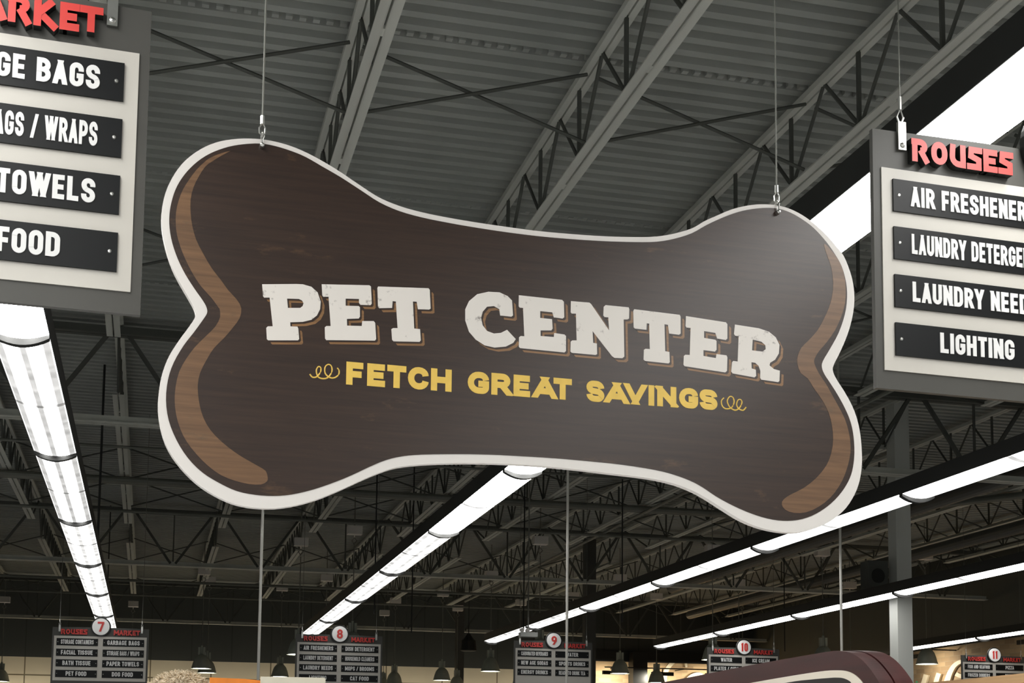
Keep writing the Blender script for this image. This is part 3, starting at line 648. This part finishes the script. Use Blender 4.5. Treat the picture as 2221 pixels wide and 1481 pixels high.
for pts in (t7([(488,820),(510,845),(545,840),(575,800),(575,768),(556,760),(540,790),(550,835),(580,855),(630,850),(665,800),(660,755),(635,742),(610,765),(612,815),(650,848),(690,848),(720,822),(722,790),(708,770)]), t8([(1590,825),(1570,850),(1577,890),(1605,913),(1650,905),(1672,860),(1662,822),(1637,815),(1617,850),(1637,900),(1680,925),(1715,905),(1735,862),(1722,838),(1702,845),(1692,880),(1710,913),(1745,925),(1768,900)])):
    s = MB(); P = uvs(smooth_pts(pts, 3, False)); s.tube([bone_fr(u, v, .0012) for u, v in P], .0021, 5); s.build('curl_ornament', M['yellow'], face)
# its two cables
for (x, y), lb in (((568, 312), 'thin steel cable with hook holding the left lobe of the bone sign'), ((1684.5, 457), 'thin steel cable with hook holding the right lobe of the bone sign')):
    u, v = bone_uv(x, y); p = bone_fr(u, v, 0); r = empty('hanging_cable', p, world=True); tag(r, lb, 'cable', 'cables of the bone sign')
    X, Y, Z = p
    s = MB(); s.tube([(X, Y, Z+.075), (X, Y, 6.97)], .0026, 6); s.build('wire', M['cable'], r)
    s = MB(); s.tube([(X, Y, Z+.055), (X, Y, Z+.078)], .006, 8); s.build('ferrule', M['chrome'], r)
    s = MB(); s.tube([(X, Y, Z+.06), (X-.008, Y, Z+.045), (X-.007, Y, Z+.03), (X, Y, Z+.022), (X+.007, Y, Z+.03), (X+.008, Y, Z+.045), (X, Y, Z+.06)], .002, 6); s.build('loop', M['chrome'], r)
    s = MB(); s.tube([(X, Y-.004, Z+.03), (X+.004, Y-.008, Z+.02), (X, Y-.012, Z+.008), (X, Y-.008, Z-.006), (X, Y+.012, Z-.006), (X, Y+.026, Z+.006), (X, Y+.02, Z+.024), (X, Y, Z+.03)], .003, 6)
    s.lathe([(0, -.02), (.006, -.016), (.007, -.003)], (X, Y, Z-.008), 8, 'y'); s.build('hook', M['chrome'], r)

# ------------------------------------------------------------------ tubes, columns
for x, z0, lb in ((1.045, 1.8, 'tall thin steel pole standing at the left, rising past the orange panel'), (4.24, 1.8, 'tall thin steel pole in front of the aisle 9 sign'), (7.42, 0, 'tall thin steel pole rising behind the maroon sign')):
    c = MB(); c.tube([(0, 0, z0), (0, 0, 7.04)], .0145, 10); o = c.build('steel_pole', M['steel'], None, smooth=True); o.location = (x, 14.6, 0); tag(o, lb, 'pole', 'steel poles')
def column(x, y, w, lb, top=7.0, dark=False):
    r = empty('column', (x, y, 0)); tag(r, lb, 'column')
    c = MB(); c.box(-w/2, w/2, -w/2, w/2, 0, top); c.build('shaft', M['column'] if not dark else dark, r)
    c = MB(); c.box(-w*.8, w*.8, -w*.8, w*.8, 0, .03); c.build('base_plate', M['web'], r)
    return r
column(10.6, 18.97, .24, 'tall square grey column at the right, bright on its left face')
column(10.2, 33.2, .26, 'distant dark square column behind the lights over aisle 9', 7.0, M['signgrey'])
column(9.3, 44.0, .24, 'far grey column before the cream wall, between signs 8 and 9', 7.0, M['signgrey'])
column(15.75, 45.7, .5, 'black square pilaster on the brick back wall', 5.3, M['black'])
q = onY(1945, 1262, 19.12); q.x = 10.6-.12-.16-.06
sp_ = empty('loudspeaker', (q.x, q.y, 4.17)); tag(sp_, 'dark loudspeaker box fixed to the left of the tall grey column', 'speaker')
c = MB(); c.box(-.16, .16, -.12, .12, 0, .42); c.build('cabinet', M['web'], sp_); c = MB(); c.lathe([(0, -.128), (.1, -.128), (.11, -.12)], (0, 0, .2), 20, 'y'); c.build('speaker_cone', M['black'], sp_)
c = MB(); c.box(.15, 10.6-.12-q.x, -.02, .02, .18, .24); c.build('bracket', M['web'], sp_)

# ------------------------------------------------------------------ pendants at the back
def make_pendant():
    r = empty('pendant_lamp')                     # origin at the rim of the shade
    c = MB(); c.lathe([(0, .34), (.06, .335), (.11, .31), (.165, .24), (.2, .15), (.222, .06), (.24, 0), (.248, -.015)], (0, 0, 0), 28); c.build('shade', M['shadeout'], r, smooth=True)
    c = MB(); c.lathe([(0, .012), (.225, .012), (.236, .002)], (0, 0, 0), 28); c.build('glowing_lens', M['bulb'], r)
    c = MB(); c.box(-.085, -.03, -.04, .04, .32, .52); c.box(.03, .085, -.04, .04, .32, .52); c.lathe([(.03, .33), (.03, .56), (.0, .58)], (0, 0, 0), 12); c.build('socket', M['shadeout'], r)
    c = MB(); c.tube([(0, 0, .57), (0, 0, 2.1)], .011, 6); c.tube([(0, 0, 2.15+.085*0), (.05, 0, 2.2), (0, 0, 2.27), (-.05, 0, 2.2), (0, 0, 2.12)], .012, 6); c.tube([(0, 0, 2.5), (0, 0, 3.175)], .012, 6); c.build('cord', M['cable'], r)
    c = MB(); c.box(-.15, .15, -.1, .1, 2.33, 2.5); c.tube([(0, 0, 2.27), (0, 0, 2.34)], .012, 6); c.build('canopy_box', M['white'], r)
    return r
pd = [(653,1180,'above the far sign 8, left one'),(769,1155,'above the far sign 8, with the highest box'),(1172,1177,'above the far sign 9, nearest'),(1545,1195,'between signs 9 and 10, box under the bone sign right lobe'),(1783,1202,'left of the tall grey column'),(2006,1210,'right of the tall grey column, over the brick wall'),
      (443,1243,'right of sign 7, nearer of the overlapping pair'),(455,1222+40,'right of sign 7, farther of the overlapping pair'),(612,1278,'behind the left steel pole, unlit looking dome'),(709,1257,'behind sign 8, low at its left'),(1066,1250,'left of sign 9, its shade clear of the wall edge'),(961,1290,'between signs 8 and 9, in the middle of the cream wall'),(858,1306,'just right of sign 8'),
      (1602,1268,'behind sign 10'),(1345,1257,'right of sign 9, before the brick wall'),(1130,1310,'behind the left part of sign 9'),(993,1322,'by the far grey column'),(826,1337,'behind the right part of sign 8'),(1243,1295,'behind the pole at sign 9'),(1424,1297,'left of sign 10, before the script letter'),(1843,1273,'above the maroon sign'),(1610,1306,'behind sign 10, farthest'),(290,1323,'over sign 7, at the far wall'),(16,1310,'at the far left edge')]
pp = make_pendant(); first = True
lamps = []
for x, y, lb in pd:
    p = onZ(x, y, 1.6+4.6+.04); o = pp if first else copy_tree(pp); first = False
    yy = min(p.y, YB-.8); o.location = (p.x, yy, 1.6+2.27)
    if abs(x-612) < 1: pass
    tag(o, 'grey bell pendant lamp %s' % lb, 'pendant lamp', 'bell pendants at the back of the store'); lamps.append(o.location.copy())
    ld = bpy.data.lights.new('pendant_spot', 'SPOT'); ld.energy = 55; ld.color = (1, .94, .84); ld.spot_size = math.radians(150); ld.spot_blend = .6; ld.shadow_soft_size = .15
    lo = bpy.data.objects.new('pendant_spot', ld); C.objects.link(lo); lo.location = (0, 0, -.06); lo.parent = o
q = onY(1016, 1412, 40)
c = MB(); c.lathe([(.0, .52), (.04, .5), (.12, .38), (.2, .3), (.23, .02), (.2, 0), (0, .01)], (0, 0, 0), 20); c.tube([(0, 0, .5), (0, 0, 6.95-q.z)], .012, 6); o = c.build('hanging_bell', M['black'], None); o.location = q; tag(o, 'black bell-shaped fitting hanging before the dark back wall', 'fitting')
# small fixture above sign 9
q = onY(1148, 1381, 22.5); r = empty('emergency_light', q); tag(r, 'flat grey emergency light hanging from a rod above sign 9', 'emergency light')
c = MB(); c.box(-.16, .12, -.08, .08, 0, .07); c.build('body', M['column'], r)
c = MB(); c.tube([(-.02, 0, .07), (-.02, 0, 7.04-q.z)], .012, 6); c.build('rod', M['cable'], r)
for xx in (-.14, -.05): c = MB(); c.lathe([(0, -.04), (.035, -.035), (.03, .03), (0, .04)], (xx, -.06, .1), 12, 'y'); c.build('lamp_head', M['white'], r)

# ------------------------------------------------------------------ script letters and track lights on the brick
def wide_script(pts, plane, w, lb):
    ax, val = plane; P = [Vector(p) for p in smooth_pts(pts, 4, False)]; n = len(P)
    un = lambda p: (onY(p.x, p.y, val-.07) if ax == 'Y' else onX(p.x, p.y, val-.07))
    s = MB(); L = []; Rr = []
    for i in range(n):
        d = (P[min(i+1, n-1)]-P[max(i-1, 0)]).normalized(); nn = Vector((-d.y, d.x)); ww = w[0]+(w[1]-w[0])*i/(n-1)
        L.append(un(P[i]+nn*ww/2)); Rr.append(un(P[i]-nn*ww/2))
    off = Vector((0, .06, 0)) if ax == 'Y' else Vector((.06, 0, 0))
    for i in range(n-1):
        q_ = [L[i], Rr[i], Rr[i+1], L[i+1]]; vs = q_+[p+off for p in q_]
        s.add(vs, [(0, 1, 2, 3), (4, 5, 6, 7), (0, 3, 7, 4), (1, 2, 6, 5), (0, 1, 5, 4), (2, 3, 7, 6)])
    o = s.build('wall_letter', M['wallscript'], None); tag(o, lb, 'letter', 'cream script letters on the brick'); return o
wide_script([(1489, 1447), (1487, 1436), (1478, 1432), (1465, 1433), (1452, 1444), (1444, 1458), (1441, 1472), (1441, 1490), (1450, 1505), (1470, 1508)], ('Y', YB), (4, 15), 'large curved cream script letter C on the brick back wall left of sign 10')
wide_script([(1487, 1478), (1500, 1466), (1515, 1462), (1524, 1467), (1520, 1478), (1505, 1486)], ('Y', YB), (7, 9), 'round cream script letter beside the C, low on the brick wall')
XW = XR+.03
wide_script([(2008, 1463), (2005, 1474), (2001, 1486)], ('X', XW), (10, 10), 'short slanted cream letter stroke on the right brick wall, leftmost')
wide_script([(2036, 1460), (2032, 1472), (2028, 1486)], ('X', XW), (10, 10), 'short slanted cream letter stroke on the right brick wall, second')
wide_script([(2092, 1433), (2080, 1436), (2069, 1444), (2061, 1457), (2056, 1470), (2051, 1486)], ('X', XW), (7, 13), 'tall curved cream letter stroke on the right brick wall left of sign 11')
wide_script([(2073, 1461), (2080, 1465), (2092, 1468)], ('X', XW), (9, 8), 'small cream letter piece behind sign 11')
ZT = 4.57
c = MB(); c.tube([(XR-.9, 18, ZT), (XR-.9, 44.6, ZT)], .022, 6); [c.bar((XR-.9, yy, ZT), (XR-.0, yy, ZT), .03) for yy in (19, 26, 33, 40)]; o = c.build('light_track', M['black'], None); tag(o, 'black lighting track running along the right brick wall', 'track')
for i, yv in enumerate((21.3, 24.4, 28.5, 33.6, 38)):
    r = empty('track_light', (XR-.9, yv, ZT)); tag(r, 'black bar-shaped track light on the right wall track, %s from the near end' % ORD[i], 'track light', 'track lights along the brick wall')
    c = MB(); c.box(-.05, .05, -.38, .38, -.2, -.1); c.build('lamp_body', M['black'], r); c = MB(); c.tube([(0, 0, -.1), (0, 0, -.023)], .02, 6); c.build('stem', M['black'], r)
    ld = bpy.data.lights.new('track_glow', 'AREA'); ld.shape = 'RECTANGLE'; ld.size = .08; ld.size_y = .7; ld.energy = 40; ld.color = (1, .92, .78)
    lo = bpy.data.objects.new('track_glow', ld); C.objects.link(lo); lo.location = (.02, 0, -.215); lo.parent = r; lo.rotation_euler = (0, math.radians(-35), 0)
c = MB(); c.tube([(14.4, YB-.9, 4.75), (19.4, YB-.9, 4.75)], .022, 6); [c.bar((xx, YB-.9, 4.75), (xx, YB+.03, 4.75), .03) for xx in (14.9, 17.2, 19.2)]; o = c.build('light_track', M['black'], None); tag(o, 'black lighting track across the brick back wall near sign 9', 'track')
for i, xv in enumerate((14.7, 16.4, 18.3)):
    r = empty('track_light', (xv, YB-.9, 4.75)); tag(r, 'black bar-shaped track light on the back brick wall, %s from the left' % ORD[i], 'track light', 'track lights along the brick wall')
    c = MB(); c.box(-.38, .38, -.05, .05, -.24, -.12); c.build('lamp_body', M['black'], r); c = MB(); c.tube([(0, 0, -.12), (0, 0, -.023)], .02, 6); c.build('stem', M['black'], r)
    ld = bpy.data.lights.new('track_glow', 'AREA'); ld.shape = 'RECTANGLE'; ld.size = .7; ld.size_y = .08; ld.energy = 90; ld.color = (1, .92, .76)
    lo = bpy.data.objects.new('track_glow', ld); C.objects.link(lo); lo.location = (0, .02, -.26); lo.parent = r; lo.rotation_euler = (math.radians(40), 0, 0)

# unseen, added: gondola rows blocking floor bounce, cove light brightening the cream wall
def gondola(x, y0, y1, lb):
    r = empty('unseen_gondola_row', (x, y0, 0)); tag(r, lb, 'shelf unit', 'unseen gondola rows added to darken the ceiling'); L = y1-y0
    c = MB(); c.box(-.03, .03, 0, L, 0, 1.8); c.build('back_panel', M['web'], r)
    for z in (.12, .5, .9, 1.3, 1.66): c = MB(); c.box(-.55, .55, 0, L, z-.025, z); c.build('shelf', M['web'], r)
    for z in (.12, .5, .9, 1.3): c = MB(); c.box(-.5, -.06, .05, L-.05, z, z+.3); c.box(.06, .5, .05, L-.05, z, z+.3); c.build('stock', M['darkpanel'], r)
for i, x in enumerate((-6.3, -2.6, 1.05, 4.25, 8.3, 12.5)):
    gondola(x, 9.6 if i < 3 else 6.2, 27.5, 'unseen dark shelving row added between the aisles to block floor bounce, %s from the left' % ORD[i])
cv = empty('added_cove_light', (0, YB-.4, 2.7)); tag(cv, 'unseen light trough added to brighten the cream back wall from below', 'cove light')
c = MB(); c.box(-11.5, 14, -.12, .12, 0, .12); c.build('trough', M['cream'], cv)
c = MB(); [c.box(x-.03, x+.03, .1, .48, .03, .09) for x in range(-11, 14, 3)]; c.build('bracket', M['cream'], cv)
ld = bpy.data.lights.new('added_wall_glow', 'AREA'); ld.shape = 'RECTANGLE'; ld.size = 25; ld.size_y = .12; ld.energy = 180; ld.color = (1, .92, .76); ld.spread = math.radians(110)
lo = bpy.data.objects.new('added_wall_glow', ld); C.objects.link(lo); lo.location = (1.2, 0, .13); lo.parent = cv; lo.rotation_euler = (math.radians(180-28), 0, 0)
# ------------------------------------------------------------------ low right: maroon sign and wood
MXP = 2.36
FRONT = [(1200, 1522), (1429.6, 1481), (1622, 1443.5), (1740, 1422.5), (1800, 1412.5), (1817.7, 1411.4), (1843.6, 1415), (1866, 1428), (1884, 1446.5), (1899, 1467), (1906.5, 1481), (1912, 1500), (1916, 1540)]
def mfr(u, v, d): return (MXP+d, -u, v)
def muv(p): q_ = onX(p[0], p[1], MXP); return (-q_.y, q_.z)
fp = [muv(p) for p in FRONT]; zlow = 1.68
yfar = -fp[0][0]; top = [(fp[0][0], fp[0][1])]+fp[1:]
body = smooth_pts(top, 4, False); body = [p for p in body if p[1] > zlow]; body += [(body[-1][0], zlow), (body[0][0], zlow)]
r = empty('department_sign', (MXP, -fp[5][0], 0), world=True); tag(r, 'maroon wood sign with rounded corner and cream inlay line at the bottom right', 'sign')
s = MB(); s.loops([body], mfr, 0, .055); s.build('front_board', M['maroon'], r)
sh = [(a+.012, b_) for a, b_ in body]
s = MB(); s.loops([[(a+.003, b_+.003 if b_ > zlow else b_) for a, b_ in body]], mfr, .058, .125); s.build('back_board', M['maroon'], r)
def arcseg(pts): return smooth_pts([muv(p) for p in pts], 4, False)
o_ = arcseg([(1500, 1505), (1629, 1481), (1700, 1468.5), (1780, 1456), (1817, 1453.5), (1840, 1456), (1858, 1465), (1873, 1481), (1880, 1500), (1884, 1540)])
i_ = arcseg([(1560, 1510), (1703, 1481), (1760, 1473.5), (1800, 1470), (1815, 1469.3), (1830, 1470.5), (1843, 1476), (1849, 1483), (1858, 1505), (1862, 1540)])
s = MB(); n = min(len(o_), len(i_)); s.loops([o_+i_[::-1]], mfr, -.003, 0); s.build('inlay', M['cream'], r)
zz = [p for p in i_ if p[1] > zlow]; s = MB(); s.loops([zz+[(zz[-1][0], zlow), (zz[0][0], zlow)]], mfr, -.0015, 0); s.build('dark_field', M['darkpanel'], r)
s = MB(); s.box(MXP+.02, MXP+.1, -fp[6][0]+.5, -fp[6][0]+.58, 0, zlow+.01); s.box(MXP+.02, MXP+.1, yfar-.3, yfar-.22, 0, zlow+.01); s.build('post', M['black'], r)
# wooden display behind it
HW = 1.6+.3; a = onZ(2041, 1477.5, HW); b2 = onZ(2221, 1458, HW)
r = empty('wooden_display', (a.x, b2.y, 0), world=True); tag(r, 'light wood display top with stepped slats at the bottom right corner', 'display')
s = MB(); s.box(a.x, a.x+.16, b2.y-.3, a.y+1.0, HW-.03, HW); s.build('top_board', M['wood'], r)
e_ = onZ(2205, 1468, HW-.03)
for i in range(5):
    s = MB(); s.box(a.x+.01+.012*i, a.x+.6, b2.y-.35, onZ(2195, 1475, HW).y-.05*i*0, HW-.045-i*.022, HW-.031-i*.022) if False else s.box(a.x+.165+.02*i, a.x+.7, b2.y-.3, a.y+.6, HW-.028-.024*i, HW-.012-.024*i); s.build('slat', M['wood'], r)
s = MB(); s.box(a.x+.02, a.x+.6, b2.y-.25, a.y+.9, 0, HW-.13); s.build('body', M['wood'], r)
q = onY(1975, 1481, 6.4); random.seed(4); s = MB()
for i in range(26):
    d = Vector((random.uniform(-.03, .03), random.uniform(-.04, .04), random.uniform(-.06, .008))); p = q+d; w = Vector((random.uniform(-1, 1), random.uniform(-1, 1), random.uniform(-.3, .6))).normalized()*.022; u = w.cross(Vector((0, 0, 1))).normalized()*.007
    s.add([p, p+w*.5+u, p+w, p+w*.5-u], [(0, 1, 2, 3)])
s.tube([(q.x, q.y, 0), (q.x, q.y, q.z-.02)], .008, 6)
o = s.build('potted_plant', M['green'], None, fix=False); tag(o, 'tiny green leafy tips just right of the maroon sign corner', 'plant')

# ------------------------------------------------------------------ low left: header panels and plush on a shelf unit
YS = 7.6
def hdr(name, pts, m_, lb, cat):
    P = [onY(x, y, YS) for x, y in pts]; lo = 1.78
    s = MB(); pr = [(p.x, p.z) for p in P]+[(P[-1].x, lo), (P[0].x, lo)]
    c_ = ((P[0].x+P[-1].x)/2, YS, lo)
    s.loops([[(a-c_[0], b_-c_[2]) for a, b_ in pr]], lambda u, v, d: (u, d, v), 0, .02)
    o = s.build(name, m_, None); o.location = c_; return tag(o, lb, cat)
hdr('header_panel', [(455, 1469), (530, 1472), (565, 1475.5), (609, 1477.5)], M['orange'], 'bright orange header panel at the bottom edge, right of the fluffy toy', 'header panel')
YS -= .05
hdr('header_panel', [(565.5, 1467), (704, 1469.5), (706, 1473)], M['offwhite'], 'off-white header panel at the bottom edge in front of sign 8', 'header panel')
YS += .05
p0 = onY(300, 1470, YS); p1 = onY(760, 1470, YS)
r = empty('shelf_unit', ((p0.x+p1.x)/2, YS+.36, 0)); tag(r, 'grey gondola shelf unit carrying the header panels and the fluffy toy', 'shelf unit'); hw = (p1.x-p0.x)/2
s = MB(); s.box(-hw, hw, -.02, .02, 0, 1.78); s.build('back_panel', M['shelf'], r)
for z in (.15, .6, 1.05, 1.45, 1.76): s = MB(); s.box(-hw, hw, -.42, .3, z-.02, z); s.build('shelf', M['shelf'], r)
# fluffy toy: a lumpy head covered in curled tufts
q = onY(392, 1459, YS+.2); random.seed(11)
r = empty('plush_toy', (q.x, q.y, 1.762)); tag(r, 'fluffy beige curly-haired toy top at the bottom left, below the pendant pair', 'plush toy')
hh = q.z-1.76; s = MB(); prof = [(0, 0), (.13, .0), (.165, hh*.4), (.15, hh*.7), (.10, hh*.88), (.04, hh*.94), (0, hh*.95)]; s.lathe(prof, (0, 0, 0), 24); s.build('body', M['fur'], r, smooth=True)
s = MB()
for i in range(700):
    a = random.uniform(0, 2*math.pi); e = random.uniform(.1, 1.5); R0 = .165*math.cos(e)+.01; base = Vector((R0*math.cos(a), R0*math.sin(a), hh*.45+hh*.5*math.sin(e)))
    pts = [base]; d = Vector((math.cos(a)*math.cos(e), math.sin(a)*math.cos(e), math.sin(e)*.7)); cur = Vector((random.uniform(-1, 1), random.uniform(-1, 1), random.uniform(-1, .4)))
    for k in range(4): d = (d+cur*.45).normalized(); pts.append(pts[-1]+d*.009)
    s.tube(pts, [.004, .004, .0035, .0025, .001], 4, False)
s.build('curly_fur', M['fur'], r)

for o in bpy.data.objects:
    if '_o' in o: del o['_o']
